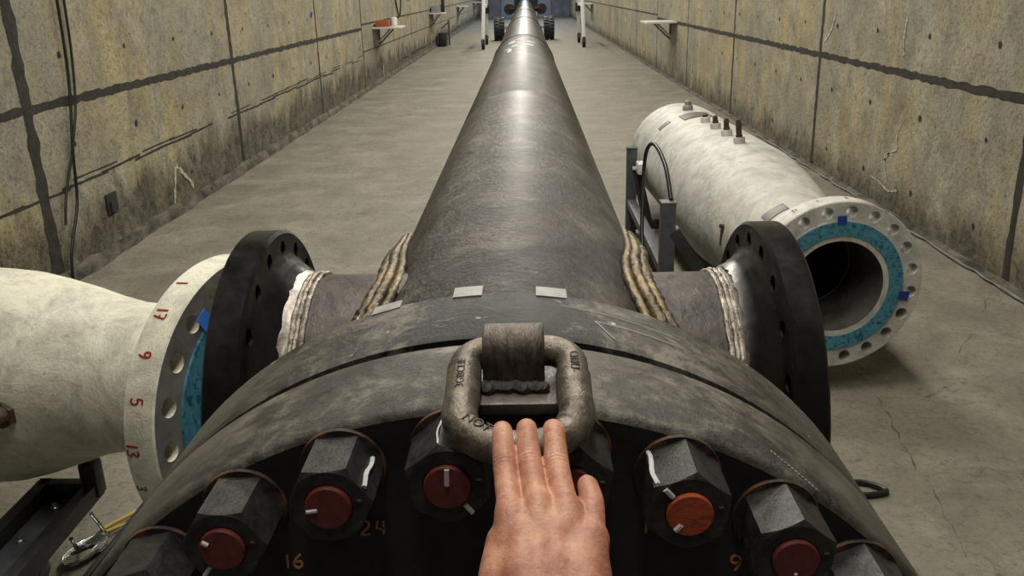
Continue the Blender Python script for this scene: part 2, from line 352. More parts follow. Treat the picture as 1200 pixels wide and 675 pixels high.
# long crack and dark scuffs in the slab, right of the pipe
b = MB(); rc = random.Random(4)
for (p0, p1, n, w) in (((1.47,3.6),(1.30,2.2),26,.010), ((1.62,3.25),(1.75,3.35),6,.02), ((1.9,3.6),(2.5,4.5),14,.006), ((-1.9,6.0),(-1.6,5.4),8,.012)):
    L = []; R = []
    for i in range(n+1):
        t = i/n; x = p0[0] + (p1[0]-p0[0])*t + rc.uniform(-.012,.012); y = p0[1] + (p1[1]-p0[1])*t; ww = w*rc.choice((.05,.1,1.,.5,.1))
        L.append((x-ww/2, y, .0012)); R.append((x+ww/2, y, .0012))
    b.quadstrip(L, R)
obj('crack', b, 'crack', fl, 0)
def wall(name, x, sgn, mat, zj, vj, low, holes, jw):
    """slab, joints with ragged sealant, tie holes; sgn points into the corridor"""
    b = MB(); b.box((x - sgn*.15, (Y0+Y1)/2, CEIL/2), (.3, Y1-Y0, CEIL)); rr = random.Random(int(abs(x)*100))
    b.mi = 1; e = x + sgn*.003
    def strip(p0, p1, w, step=.06):
        (ya, za), (yb, zb) = p0, p1; n = max(2, int(math.hypot(yb-ya, zb-za)/step)); hor = abs(yb-ya) > abs(zb-za); A = []; B = []
        for i in range(n+1):
            t = i/n; y, z = ya+(yb-ya)*t, za+(zb-za)*t; k = w*rr.uniform(.3,.6); q = w*rr.uniform(.3,.6); e2 = e + sgn*.001*rr.random()
            A.append((e2, y if hor else y-k, z+k if hor else z)); B.append((e2, y if hor else y+q, z-q if hor else z))
        b.quadstrip(A, B)
    for (ya, yb, z, w) in zj: strip((ya, z), (yb, z), w)
    for (y, za, zb, w) in vj: strip((y, za), (y, zb), w)
    for (ya, yb, za, zb, w) in low:
        n = int((yb-ya)/.5)
        for i in range(n):
            if rr.random() < .72:
                y_ = ya + (yb-ya)*i/n; z_ = za + (zb-za)*i/n + rr.uniform(-.012,.012); strip((y_, z_), (y_ + .6, z_ + rr.uniform(-.01,.012)), w, .08)
    b.mi = 2
    for (y, z) in holes:
        r = .017*rr.uniform(.8,1.25); c = [b.bm.verts.new((e + sgn*.002, y + r*cos(k*pi/6)*rr.uniform(.8,1.15), z + r*sin(k*pi/6)*rr.uniform(.9,1.3))) for k in range(12)]; b.face(c)
    return tag(obj(name, b, [mat, 'joint', 'hole'], None, 0), kind='structure')
LV = [1.3, 4.848, 8.412, 11.94, 15.25, 18.9, 21.9, 26.1, 29.6, 33.1, 36.6, 40.1, 43.6, 47.1, 50.6]
RV = [1.08, 4.624, 8.077, 11.464, 14.75, 18.2, 21.6, 25.0, 28.5, 32, 35.5, 39, 42.5, 46, 49.5]
wl = wall('wall_left', XL, 1, 'wall_l', [(Y0, 15.25, 1.034, .055), (15.25, 54.5, 1.10, .03), (15.25, 54, .66, .02)],
     [(y, 0 if k < 6 else .2, CEIL, .115 if k == 1 else (.08 if k == 2 else .06 if k < 5 else .045)) for k, y in enumerate(LV)],
     [(1.5, 15.2, .53, .57, .016), (5.2, 15.2, .575, .60, .010), (20, 54, .2, .2, .05)],
     [(5.292-.885*4+.885*k, z) for k in range(26) for z in (.26, .778, 1.30, 1.82, 2.34) if not (z < .3 and k % 3)], 0)
wr = wall('wall_right', XR, -1, 'wall_r', [(Y0, 18.2, .991, .055), (18.2, 54.5, 1.06, .03)],
     [(y, 0, CEIL, .065 if k < 4 else .04) for k, y in enumerate(RV)], [],
     [(5.035-.885*4+.885*k, z) for k in range(26) for z in (.225, .73, 1.25, 1.77, 2.29)], 0)
# pale lime runs on the walls
def run(mb, x, sgn, pts, w, seed):
    rr = random.Random(seed); P = spline([(0, p[0], p[1]) for p in pts], 7); A = []; B = []
    for i, p in enumerate(P):
        d = P[min(i+1, len(P)-1)] - P[max(i-1, 0)]; d.normalize(); q = V((0, -d.z, d.y))*w*rr.uniform(.2,.75)
        A.append(V((x + sgn*.0045, p.y, p.z)) + q); B.append(V((x + sgn*.0045, p.y, p.z)) - q)
    mb.quadstrip(A, B)
b = MB()
run(b, XL, 1, [(6.74,.36),(6.70,.25),(6.64,.10),(6.66,.04)], .035, 1); run(b, XL, 1, [(6.76,.36),(6.88,.28),(7.02,.18),(7.05,.12)], .035, 2)
run(b, XL, 1, [(17.3,.32),(17.3,.05)], .07, 3); obj('lime_stain', b, 'pale', wl, 0)
b = MB()
run(b, XR, -1, [(6.20,.66),(6.25,.55),(6.22,.48),(6.35,.42),(6.42,.34),(6.33,.22)], .016, 4); run(b, XR, -1, [(6.28,.42),(6.42,.40),(6.38,.31)], .014, 5)
run(b, XR, -1, [(6.62,.20),(6.45,.185),(6.30,.16),(6.15,.19)], .016, 6); run(b, XR, -1, [(6.30,1.36),(6.32,1.22),(6.29,1.10)], .028, 7); run(b, XR, -1, [(7.75,1.35),(7.85,1.2),(8.0,1.1)], .03, 8)
run(b, XR, -1, [(14.3,.45),(14.2,.2),(14.3,.05)], .06, 9); obj('lime_stain', b, 'pale', wr, 0)
# rough foot of each wall
for nm, x, sgn, hh, ww in (('baseboard_left', XL, 1, .085, .045), ('baseboard_right', XR, -1, .03, .055)):
    rr = random.Random(3 if sgn > 0 else 5); b = MB(); rings = []
    n = 180
    for i in range(n+1):
        y = 1.0 + (Y1-1.2)*(i/n)**1.5; a = hh*rr.uniform(.75,1.2); c = ww*rr.uniform(.6,1.2)
        rings.append([(x - sgn*.01, y, -.01), (x + sgn*c, y, -.01), (x + sgn*c*.85, y, a*.35), (x + sgn*.3*c, y, a*.9), (x - sgn*.01, y, a)])
    b.loft(rings); tag(obj(nm, b, 'curb', None, 60), kind='structure')
# pale caulk line at the foot of the right wall
b = MB(); rr = random.Random(8); pts = [(XR - .062 + rr.uniform(-.012,.012), 3.4 + .11*i, .016) for i in range(60)]
b.tube(pts, [.007*rr.uniform(.5,1.4) for _ in pts], 6); tag(obj('trim_1', b, 'flface', None), kind='structure')
b = MB(); b.box(((XL+XR)/2, Y1+.15, CEIL/2), (XR-XL+.6, .3, CEIL)); tag(obj('wall_end', b, 'endwall', None, 0), kind='structure')
b = MB(); b.box(((XL+XR)/2, (Y0+Y1)/2, CEIL+.1), (XR-XL+.6, Y1-Y0+.6, .2)); tag(obj('ceiling', b, 'ceil', None, 0), kind='structure')
# far doorway: a black opening between pale blue leaves
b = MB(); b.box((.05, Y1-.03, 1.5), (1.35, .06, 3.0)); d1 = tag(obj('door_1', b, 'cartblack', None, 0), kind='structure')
for x in (-1.05, 1.15):
    b = MB(); b.box((x, Y1-.06, 1.5), (.75, .08, 3.0), None, .01); b.box((x, Y1-.11, 1.5), (.55, .03, 2.6), None, .01); obj('door_leaf', b, 'doorpanel', d1)

# ceiling lamps above the frame
for k, y in enumerate(LAMPS[:13]):
    t = thing('ceiling_lamp', 'long white fluorescent lamp fixed under the concrete ceiling', 'lamp', (0, y, CEIL), 'ceiling lamps along the corridor')
    b = MB(); b.box((0, y, CEIL-.04), (.34, 2.3, .08), None, .01); obj('housing', b, 'lampbody', t)
    for x in (-.09, .09):
        b = MB(); b.tube([(x, y-1.1, CEIL-.105), (x, y+1.1, CEIL-.105)], .018, 10); obj('tube', b, 'tube', t)

# ------------------------------------------------------------------ the main pipe
AZ = .813; AX = V((0,0,AZ)); RP, RF = .326, .470; YF, YS, YB = .6435, .7841, .9219
YD = (0,1,0); PIPE_END = 54.8
pl = thing('steel_pipe', 'long dark steel pipe running down the middle of the concrete corridor', 'pipe', (0, YB, 0))
b = MB(); prof = [(RP, YB-.02), (RP, 1.4), (RP, 2.4), (RP, 4.34)]
y = 4.348
prof = [(RP, YB-.02), (RP, 2.0), (RP, 4.33), (RP-.004, 4.342), (RP, 4.354), (RP, 7), (RP, 9.68), (RP+.004, 9.69), (RP-.006, 9.72), (RP+.004, 9.74), (RP, 9.75), (RP, 16), (RP, PIPE_END)]
b.lathe(prof, AX, YD, 128); obj('pipe_body', b, 'pipe', pl)
for yy in (9.71, 16.03, 22.3, 28.0):
    b = MB(); rr = random.Random(int(yy)); pts = [(RP+.001)*V((sin(a), 0, cos(a))) + V((0, yy + rr.uniform(-.004,.004), AZ)) for a in [2*pi*k/72 for k in range(72)]]
    b.tube(pts, .009, 6, closed=True); obj('girth_weld', b, 'branch', pl)
# white paint dabs by the first weld
b = MB()
for (y0, y1, a0, a1) in ((8.55,8.8,-.42,-.22),(8.9,9.0,-.20,-.02),(8.0,8.15,.08,.3),(7.3,7.7,-.38,-.28),(7.75,7.85,-.5,-.35),(8.5,8.62,.12,.34),(7.9,8.05,-.30,-.12)):
    b = MB(); b.patch(AX, YD, RP, y0, y1, a0, a1, .002); obj('paint_dab', b, 'stripe', pl)
# weld neck flange with a bare collar, welded to the pipe
b = MB(); g = YS + .009
b.lathe([(.20, g+.001), (RF-.003, g+.001), (RF, g+.008), (RF, YB-.004), (RF-.004, YB), (.345, YB+.001), (.30, YB+.001), (.20, YB)], AX, YD, 160)
obj('weld_neck_flange', b, 'rimb', pl)
for a0, a1, y0 in ((-.108,-.040,.020),(.086,.158,.018),(-.305,-.235,.012)):
    b = MB(); b.patch(AX, YD, RF, YB-.012, YB+y0, a0, a1, .0014); obj('tape_strip', b, 'tape', pl)
b = MB()   # scribed chalk lines on the rim
def rimline(b, a0, y0, a1, y1, w, R=RF):
    n = 10; A = []; B = []
    for i in range(n+1):
        t = i/n; a = a0+(a1-a0)*t; y = y0+(y1-y0)*t; d = V(((a1-a0)*R, y1-y0)).normalized(); q = V((-d.y, d.x))*w/2
        for s_, Z in ((1, A), (-1, B)):
            aa = a + s_*q.x/R; Z.append(V((sin(aa)*(R+.0012), y + s_*q.y, AZ + cos(aa)*(R+.0012))))
    b.quadstrip(A, B)
rimline(b, .215, .852, .40, .845, .0016); rimline(b, .215, .852, .25, .812, .0014); rimline(b, .14, .885, .42, .868, .0012)
obj('chalk_line', b, 'tape', pl, 0)
# branches, one to each side: stub, weld, bare hub, black flange
YC, RB = 1.650, .343
def branch(sgn, xf, wf, rn):
    d = V((sgn, 0, 0)); o = V((0, YC, AZ))
    b = MB(); rr = random.Random(3+sgn)
    # saddle weld built up on the flank of the pipe
    rings = []; edge = []
    KY = [.96, 1.15, 1.35, 1.50, 1.65, 1.80, 1.95, 2.15, 2.36]; KP = [64, 55, 47.5, 43.5, 42, 45, 51, 58, 63]; KT = [.02, .032, .036, .036, .036, .034, .031, .026, .018]
    def itp(y, K):
        for i in range(len(KY)-1):
            if y <= KY[i+1]: t = (y-KY[i])/(KY[i+1]-KY[i]); return K[i] + (K[i+1]-K[i])*t
        return K[-1]
    for i in range(61):
        t = i/60; y = .965 + (2.355-.965)*t; lip = min(1, (1-t)*22)*min(1, t*22); top = radians(itp(y, KP)) + rr.uniform(-.008,.008); th = itp(y, KT)
        ring = []; m_ = 26
        for k in range(m_+1):
            s_ = k/m_; a = top + (radians(182) - 2*top)*s_; e = min(1, s_*13, (1-s_)*13); r = RP - .003 + th*lip*e**.6 + rr.uniform(-.003,.003)*lip*e
            ring.append(V((sgn*sin(a)*r, y + rr.uniform(-.005,.005), AZ + cos(a)*r)))
        for k in range(m_, -1, -1):
            s_ = k/m_; a = top + (radians(182) - 2*top)*s_; ring.append(V((sgn*sin(a)*(RP-.02), y, AZ + cos(a)*(RP-.02))))
        rings.append(ring)
    b.loft(rings); so = obj('saddle_weld', b, 'gold', pl, 55)
    b = MB()
    for dj, rad_ in ((.4, .009), (2.6, .0115), (5.2, .0115)):
        pts = []
        for i in range(150):
            y = .99 + (2.34-.99)*i/149; a = radians(itp(y, KP) + dj) + rr.uniform(-.003,.003); q = RP + itp(y, KT)*(.3 if dj < 1 else .72 if dj < 3 else .95) - .002 + rr.uniform(-.0015,.0015)
            pts.append(V((sgn*sin(a)*q, y, AZ + cos(a)*q)))
        b.tube(pts, [rad_*rr.uniform(.85,1.15) for _ in pts], 8)
    obj('weld_bead', b, 'gold', so, 60)
    bp = MB(); bp.lathe([(rn, .20), (rn, xf-.064)], o, d, 96); bo = obj('branch_pipe', bp, 'branch', pl)
    w = MB()
    for j, h in enumerate((xf-.077, xf-.066, xf-.057)):
        n = 120; pts = []
        for k in range(n):
            a = 2*pi*k/n; r = rn + .0005 + (.0015 if j == 1 else 0) + rr.uniform(-.0006,.0006)
            pts.append(o + d*(h + rr.uniform(-.001,.001)) + V((0, sin(a), cos(a)))*r)
        w.tube(pts, [.0062*rr.uniform(.8,1.15) for _ in pts], 8, closed=True)
    obj('weld_bead', w, 'weld', bo)
    h = MB(); q_ = .046 if sgn > 0 else .036; h.lathe([(rn-.002, xf-.070), (rn+.004, xf-.055), (rn+.0125, xf-q_)], o, d, 96, cap=False); obj('hub', h, 'bare', pl)
    h = MB(); n = 120; hr = []
    for (r_, x_, j_) in ((rn+.0118, xf-q_, .007), (rn+.0185, xf-.030, .0), (rn+.026, xf-.022, 0)):
        hr.append([o + d*(x_ - j_*rr.random()) + V((0, sin(2*pi*k/n), cos(2*pi*k/n)))*(r_+.0006) for k in range(n)])
    h.loft(hr, cap=False); obj('painted_hub', h, 'blackgloss', pl)
    f = MB(); f.lathe([(.18, xf-.018), (rn+.024, xf-.024), (rn+.034, xf-.012), (rn+.044, xf-.002), (rn+.052, xf), (RB-.006, xf), (RB, xf+.006), (RB, xf+wf-.004), (RB-.004, xf+wf), (.27, xf+wf), (.265, xf+wf+.006), (.19, xf+wf+.006)], o, d, 128, closed=True)
    fo = obj('branch_flange', f, 'blackgloss', pl)
    c = MB()
    for k in range(20):
        a = 2*pi*(k+.5)/20; p = o + V((0, sin(a), cos(a)))*(RB-.035); c.lathe([(.0155, xf-.02), (.0155, xf+wf+.03)], p, d, 20)
    cut(fo, c)
branch(1, .470, .060, .243); branch(-1, .462, .064, .250)

# ------------------------------------------------------------------ blind flange in front
bf = thing('blind_flange', 'big round black blind flange bolted to the near end of the pipe', 'flange', (0, YF, 0))
b = MB(); b.lathe([(.001, YF), (RF-.012, YF)], AX, YD, 160, cap=False); fb = MB()
b.free if False else None
b.bm.free()
b = MB(); b.lathe([(.012, YF), (RF-.012, YF)], AX, YD, 160, cap=True)
b.bm.free()
b = MB(); b.lathe([(RF-.007, YF-.0005), (RF-.003, YF+.001), (RF, YF+.005), (RF, YS-.013), (RF-.002, YS-.010), (.44, YS-.010), (.20, YS-.010)], AX, YD, 160, cap=False)
obj('rim', b, 'rimf', bf)
b = MB(); b.lathe([(.02, YF), (RF-.05, YF), (RF-.0075, YF-.0004), (RF-.0075, YF+.02)], AX, YD, 160, cap=False); 
c = MB(); c.lathe([(.0005, YF), (.02, YF)], AX, YD, 160, cap=False); b.add(c.bm); obj('face', b, 'face', bf)
b = MB(); b.lathe([(.42, YS-.010), (.42, YS+.0095)], AX, YD, 160, cap=False); obj('gasket', b, 'face', bf)
for txt, (x, z), h in (('24', (-.103,.356), .0135), ('16', (-.175,.323), .0135), ('9', (.206,.316), .0150), ('1', (.1285,.355), .0150)):
    b = MB(); w = h*.72; tw = w*1.35*(len(txt)-1)*(1 if txt[0] != '1' else .72) + w
    strokes(b, txt, (x - tw/2, YF-.0002, AZ + z - h/2), (1,0,0), (.02,0,1), h, w, .0021, .0008); obj('painted_number', b, 'orangepen', bf, 0)
b = MB()
for i in range(14):
    a = .53 + i*.006; rimline(b, a, .675 - i*.0022, a + .0035, .674 - i*.0022, .0022)
obj('chalk_line', b, 'tape', bf, 0)

# studs with nuts and washers
BC, NS, TH0 = .4325, 29, -.0720
FLEFT = {}
def stud(k, rot, mats, label, stripes):
    a = TH0 + 2*pi/NS*k; c = V((BC*sin(a), YF, AZ + BC*cos(a)))
    t = thing('stud_bolt', label, 'bolt', c, 'stud bolts round the blind flange')
    d = V((0,-1,0)); out = V((0,-1,0)); rg = V((1,0,0)); up = V((0,0,1)); RN = .0345
    w = MB(); w.lathe([(.012, 0), (.0355, 0), (.0362, .001), (.0362, .003), (.0355, .0045), (.012, .0045)], c, d, 48, closed=True); obj('washer', w, 'washer', t)
    n = MB(); rings = []
    P = lambda ang, r, h: c + out*h + (rg*sin(ang) + up*cos(ang))*r
    segs = 48
    def hexr(ang): 
        q = ((ang - rot) + pi/6) % (pi/3) - pi/6; q = abs(abs(q) - 0); qq = pi/6 - abs(q); return RN*cos(pi/6)/cos(qq)
    # hexagon sampled finely, chamfered at the free end the way a real nut is: corner height falls with radius
    H0, H1 = .0045, .0600
    def ring(h, sc=1., cham=False):
        out_ = []
        for i in range(segs):
            ang = rot + 2*pi*i/segs; r = hexr(ang)*sc; hh = h
            if cham: hh = h - max(0, (r - RN*.872))*.62
            out_.append(P(ang, r, hh))
        return out_
    rings = [ring(H0), ring(H1-.0005, 1., True), [P(rot + 2*pi*i/segs, RN*.86, H1) for i in range(segs)], [P(rot + 2*pi*i/segs, .0190, H1) for i in range(segs)], [P(rot + 2*pi*i/segs, .0190, H1-.006) for i in range(segs)]]
    n.loft(rings); obj('nut', n, 'nut', t, 22)
    s_ = MB(); s_.lathe([(.0182, .05), (.0182, .0622), (.0170, .0636), (.0002, .0638)], c, d, 40); obj('stud', s_, mats, t)
    if stripes:
        for (kind, ang, x0, x1, wd) in stripes:
            p = MB()
            if kind == 'face':          # along a flat or ridge of the nut, from base to free end
                r = hexr(ang) + .0007; e = rg*cos(ang) - up*sin(ang); rd = rg*sin(ang) + up*cos(ang)
                pts = [c + out*(x0 + (x1-x0)*i/6) + rd*r + e*(.0012*sin(i*1.3)) for i in range(7)]
                p.tube(pts, wd/2, 6)
            elif kind == 'end':         # across the stud end, radially
                rd = rg*sin(ang) + up*cos(ang); p.tube([c + out*.0640 + rd*(x0 + (x1-x0)*i/3) for i in range(4)], wd/2, 6)
            else:                        # on the free end of the nut, radially
                rd = rg*sin(ang) + up*cos(ang); p.tube([c + out*.0600 + rd*(x0 + (x1-x0)*i/3) for i in range(4)], wd/2, 6)
            obj('paint_stripe', p, 'stripe', t)
    return t
R = radians
STUDS = [(-4, R(5), 'studred', 'lowest stud bolt at the lower left of the blind flange, left of the 16', None),
 (-3, R(18), 'studred', 'stud bolt at the flange\'s lower left corner, nut mostly out of frame', None),
 (-2, R(30), 'studred', 'red ended stud bolt just above and left of painted number 16', [('nutend', R(215), .020, .031, .0035), ('end', R(-60), .011, .0165, .004)]),
 (-1, R(26), 'studred', 'red ended stud bolt just left of the painted number 24', [('face', R(62), .012, .055, .0042), ('end', R(-97), .008, .0165, .0032)]),
 (0, R(-10), 'studred', 'dull red stud bolt nearest the hand on its left, left of the ring', [('end', R(2), .003, .0165, .0042), ('nutend', R(142), .020, .030, .0042), ('face', R(-12), .005, .056, .0016)]),
 (1, R(10), 'studred', 'stud bolt half hidden behind the lifting ring and little finger', [('face', R(-30), .030, .056, .005), ('nutend', R(-28), .020, .030, .0045)]),
 (2, R(8), 'studorange', 'stud bolt with bright orange smeared end right of the hand, by painted number 1', [('face', R(-48), .006, .057, .0042), ('nutend', R(-42), .0195, .029, .0045), ('end', R(222), .010, .0165, .0045)]),
 (3, R(9), 'studred', 'dull red stud bolt just right of the painted number 9', [('end', R(180), .010, .0165, .003)]),
 (4, R(6), 'studred', 'stud bolt at the lower right edge of the flange, cut off by the frame', None),
 (5, R(20), 'studred', 'lowest stud bolt at the lower right of the blind flange, right of the 9', None)]
for s_ in STUDS: stud(*s_)

# ------------------------------------------------------------------ lifting lug and ring
RC = V((.0235, .685, AZ+.4985))            # centre of the ring's top bar
lug = obj('lifting_lug', MB().box((0,0,-9),(.01,.01,.01)), 'clip') if False else thing('lifting_lug', 'short steel loop welded on the flange rim and holding the ring', 'lifting lug', (RC.x, RC.y, AZ+RF))
b = MB(); hw = .0255; rings = []
prof_o = []; ro, ri = .0235, .0145
for i in range(25):
    a = radians(-65) + radians(310)*0 + radians(310)*i/24*0 + radians(-0) if False else radians(-100) + radians(200)*i/24
    prof_o.append((sin(a)*ro, cos(a)*ro))
prof_i = [(sin(radians(100) - radians(200)*i/24)*ri, cos(radians(100) - radians(200)*i/24)*ri) for i in range(25)]
cx = RC.x - .004
poly = [(-ro*1.02, -.030)] + prof_o + [(ro*1.02, -.030), (ri, -.030)] + prof_i + [(-ri, -.030)]
e = .0022
for x, sc in ((-hw, .93), (-hw+e, 1.), (hw-e, 1.), (hw, .93)):
    rings.append([V((cx + x, RC.y + p[0]*sc, RC.z + p[1]*sc)) for p in poly])
b.loft(rings); obj('loop', b, 'clip', lug, 50)
b = MB(); b.box((cx+.002, RC.y - .012, AZ + RF + .001), (.075, .085, .010), None, .002)
obj('weld_pad', b, 'branch', lug)
b = MB(); rr = random.Random(2)
for i in range(16):
    p = V((cx - .024 + .048*i/15, RC.y - .030 + rr.uniform(-.003,.003), AZ + RF + .008)); b.lathe([(.0005,-.005),(.0045,-.003),(.006,.001),(.0045,.0045),(.0005,.006)], p, (rr.uniform(-.4,.4), -.6, 1), 10)
obj('weld_bead', b, 'ringdark', lug)
ringo = thing('lifting_ring', 'heavy rounded steel lifting ring hanging from the lug under the fingertips', 'lifting ring', (RC.x, RC.y, RC.z))
D1 = (V((RC.x, .570, AZ+.4705)) - RC); LN = D1.length; dn = D1.normalized(); rx = V((1,0,0)); nr = rx.cross(dn); nr = nr if nr.z > 0 else -nr
HWR, TR = .0440, .0120
def ringpt(u):
    pass
path = []
def rr_path():
    L = LN; pts = []
    r1, r2 = .022, .040
    # clockwise from top middle; local (x, s): s from 0 (top bar) to L (bottom)
    pts += [(0,0),(HWR-r1,0)]
    pts += [(HWR-r1+r1*sin(a), r1-r1*cos(a)) for a in [pi/2*i/6 for i in range(1,7)]]
    pts += [(HWR, r1+(L-r1-r2)*t) for t in (.25,.5,.75)]
    pts += [(HWR+.001-r2+r2*cos(a), L-r2+r2*sin(a)) for a in [pi/2*i/8 for i in range(0,9)]]
    m = [(-x, s) for x, s in pts[::-1] if x > 1e-6]
    return pts + [(0, L)] + m
P2 = rr_path(); pts = [RC + rx*x + dn*s for x, s in P2]
rad = [TR*(1.18 if .035 < s < LN-.02 else 1.08) for x, s in P2]
pts = spline(pts, 4, True); rad = [r for r in rad for _ in range(4)]
b = MB(); b.tube(pts, rad, 24, closed=True); obj('ring_body', b, 'ring', ringo)
def stamp(txt, pos, right, up, size):
    me = text_mesh(txt, size, .0005); right = V(right).normalized(); up = (V(up) - right*V(up).dot(right)).normalized(); n_ = right.cross(up)
    m4 = Matrix((right, up, n_)).transposed().to_4x4(); m4.translation = V(pos); me.transform(m4); me.materials.clear()
    return link('stamped_lettering', me, 'ringdark', ringo, 0)
tb_ = lambda x, s, lift=TR*1.19: RC + rx*x + dn*s + nr*lift
stamp('3G180ES1', tb_(-HWR-.001, .055), -dn, -rx, .0125) if False else stamp('3GI8CEIE', tb_(-HWR-.001, .046, TR*1.17), -dn, -rx, .0092)
stamp('ODU-', tb_(HWR+.001, .034), dn, rx, .0105)
ang = radians(38); q = tb_(-HWR*.68, LN-.0135, TR*1.10)
stamp('NOT', q, (cos(ang), 0, 0) if False else (rx*cos(ang) + dn*sin(ang)), (rx*sin(ang) - dn*cos(ang)), .0115)

# ------------------------------------------------------------------ the hand on the ring
person = thing('person', 'bare right hand resting its fingers on the lifting ring', 'person', (.04, .42, 1.245))
HAND = {
 'index': ([(.0195,.488,1.2785),(.0148,.538,1.2847),(.0124,.568,1.2930),(.0117,.584,1.2900),(.0117,.592,1.280)], [.0114,.0086,.0081,.0076,.0066]),
 'middle': ([(.0372,.490,1.2810),(.0322,.541,1.2861),(.0302,.572,1.2935),(.0297,.588,1.2895),(.0297,.596,1.279)], [.0116,.0086,.0081,.0076,.0066]),
 'ring': ([(.0550,.488,1.2800),(.0508,.537,1.2861),(.0498,.567,1.2945),(.0492,.583,1.2915),(.0490,.591,1.281)], [.0114,.0088,.0083,.0077,.0065]),
 'little': ([(.0705,.468,1.2735),(.0722,.502,1.2785),(.0713,.518,1.2800),(.0706,.527,1.2780),(.0702,.531,1.270)], [.0108,.0084,.0076,.0069,.0058]),
 'thumb': ([(.018,.435,1.243),(.013,.465,1.238),(.017,.502,1.241),(.025,.532,1.249)], [.013,.012,.0105,.0085])}
WR = V((.0390,.395,1.2440))
b = MB()
def capsule(b, P, Rr, seg=18):
    Q = spline(P, 8); n = len(Q); Z = []
    for i in range(n):
        t = i/(n-1)*(len(Rr)-1); k = min(int(t), len(Rr)-2); f = t-k; f = f*f*(3-2*f); Z.append(Rr[k] + (Rr[k+1]-Rr[k])*f)
    d0 = (Q[0]-Q[1]).normalized(); d1_ = (Q[-1]-Q[-2]).normalized(); c0 = []; c1 = []
    for a in (80, 60, 40, 20): c0.append((Q[0] + d0*Z[0]*sin(radians(a)), Z[0]*cos(radians(a))))
    for a in (20, 40, 60, 80): c1.append((Q[-1] + d1_*Z[-1]*sin(radians(a)), Z[-1]*cos(radians(a))))
    A = [c[0] for c in c0] + Q + [c[0] for c in c1]; B_ = [c[1] for c in c0] + Z + [c[1] for c in c1]
    b.tube(A, B_, seg)
MCX = {}
for i, nm in enumerate(('index','middle','ring','little')):
    P, Rr = HAND[nm]; p = V(P[0]); q = WR + V((-.0165 + .0115*i, .01, -.003))
    chain = [q, p.lerp(q, .62) + V((0,0,.0005)), p.lerp(q, .28) + V((0,0,-.0005)), p, p.lerp(V(P[1]), .40)] + [V(x) for x in P[1:]]
    capsule(b, chain, [.0175, .0152, .0128, Rr[0], Rr[1]*1.01] + Rr[1:])      # one unbroken ray from wrist to fingertip
capsule(b, *HAND['thumb'])
# webs and flesh between the rays, the thumb's ball, the heel of the hand
for (x, y, z) in ((.0280,.486,1.2790), (.0460,.487,1.2800), (.0628,.472,1.2755)):
    capsule(b, [V((x, y, z)), V((x, y-.020, z-.0058)), V((x*.92+.003, y-.050, z-.0165)), WR + V((0,0,-.001))], [.0082,.0122,.0160,.0195])
capsule(b, [V((.0140,.478,1.268)), V((.0135,.445,1.256)), V((.019,.40,1.240))], [.0112,.0150,.018])
capsule(b, [V((.0705,.452,1.264)), V((.0665,.425,1.251)), V((.058,.385,1.239))], [.0112,.0145,.018])
capsule(b, [V((.026,.47,1.257)), V((.048,.47,1.258)), V((.064,.455,1.253))], [.0135,.0145,.012])
for dx in (-.013, 0, .013): capsule(b, [WR + V((dx, .02, 0)), WR + V((dx*.9, -.03, -.006)), WR + V((dx*1.5+.008, -.15, -.03)), WR + V((dx*1.7+.02, -.29, -.06))], [.0195,.0195,.030,.036])
bmesh.ops.recalc_face_normals(b.bm, faces=b.bm.faces)
hm = bpy.data.meshes.new('hand_tmp'); b.bm.to_mesh(hm); b.bm.free(); ho = bpy.data.objects.new('hand_tmp', hm); COL.objects.link(ho)
md = ho.modifiers.new('r', 'REMESH'); md.mode = 'VOXEL'; md.voxel_size = .00095
sm = ho.modifiers.new('s', 'SMOOTH'); sm.factor = .6; sm.iterations = 10
dg = bpy.context.evaluated_depsgraph_get(); dg.update(); hme = bpy.data.meshes.new_from_object(ho.evaluated_get(dg)); bpy.data.objects.remove(ho)
# even out the back of the hand more than the fingers, then add knuckle creases and faint tendons
bm = bmesh.new(); bm.from_mesh(hme)
sel = [v for v in bm.verts if v.co.y < .497 - max(0, (v.co.x-.062))*1.6 and v.co.z > 1.2]
sel2 = [v for v in sel if v.co.y < .474]
for _ in range(40): bmesh.ops.smooth_vert(bm, verts=sel2, factor=.5, use_axis_x=True, use_axis_y=True, use_axis_z=True)
for _ in range(26): bmesh.ops.smooth_vert(bm, verts=sel, factor=.5, use_axis_x=True, use_axis_y=True, use_axis_z=True)
bm.normal_update(); bm.to_mesh(hme); bm.free()
crease = []
for nm in ('index', 'middle', 'ring'):
    P = [V(p) for p in HAND[nm][0]]; crease += [(P[1] + (P[2]-P[1])*.05, (P[2]-P[0]).normalized(), .0105, 1.), (P[2], (P[3]-P[1]).normalized(), .0085, .6)]
tend = [(V(HAND[nm][0][0]) + V((0,.004,.010)), WR + V((-.012 + .008*i, .03, .016)), k) for i, (nm, k) in enumerate((('index',.6),('middle',1.),('ring',.8),('little',.5)))]
for v in hme.vertices:
    co = v.co.copy(); nrm_ = v.normal.copy(); nz = nrm_.z
    if nz > .2:
        for c, d, r, k in crease:
            q = co - c; s_ = q.dot(d)
            if abs(s_) < .006 and (q - d*s_).length < r*1.4:
                f = (1 - (s_/.006)**2); v.co -= nrm_*k*f*(.0006*(.5 + .5*cos(s_*2*pi/.0036)) - .0005)
        for a, e, k in tend:
            ab = e - a; t = (co - a).dot(ab)/ab.length_squared
            if -.1 < t < 1:
                dd = co - (a + ab*t); dd.z = 0; w_ = .006
                if dd.length < w_: v.co += nrm_*.0004*k*(.5+.5*cos(pi*dd.length/w_))*min(1, (t+.1)*6)*min(1, (1-t)*3)
hme.materials.clear(); hand = link('hand', hme, 'skin', person, 0); hme.polygons.foreach_set('use_smooth', [True]*len(hme.polygons))
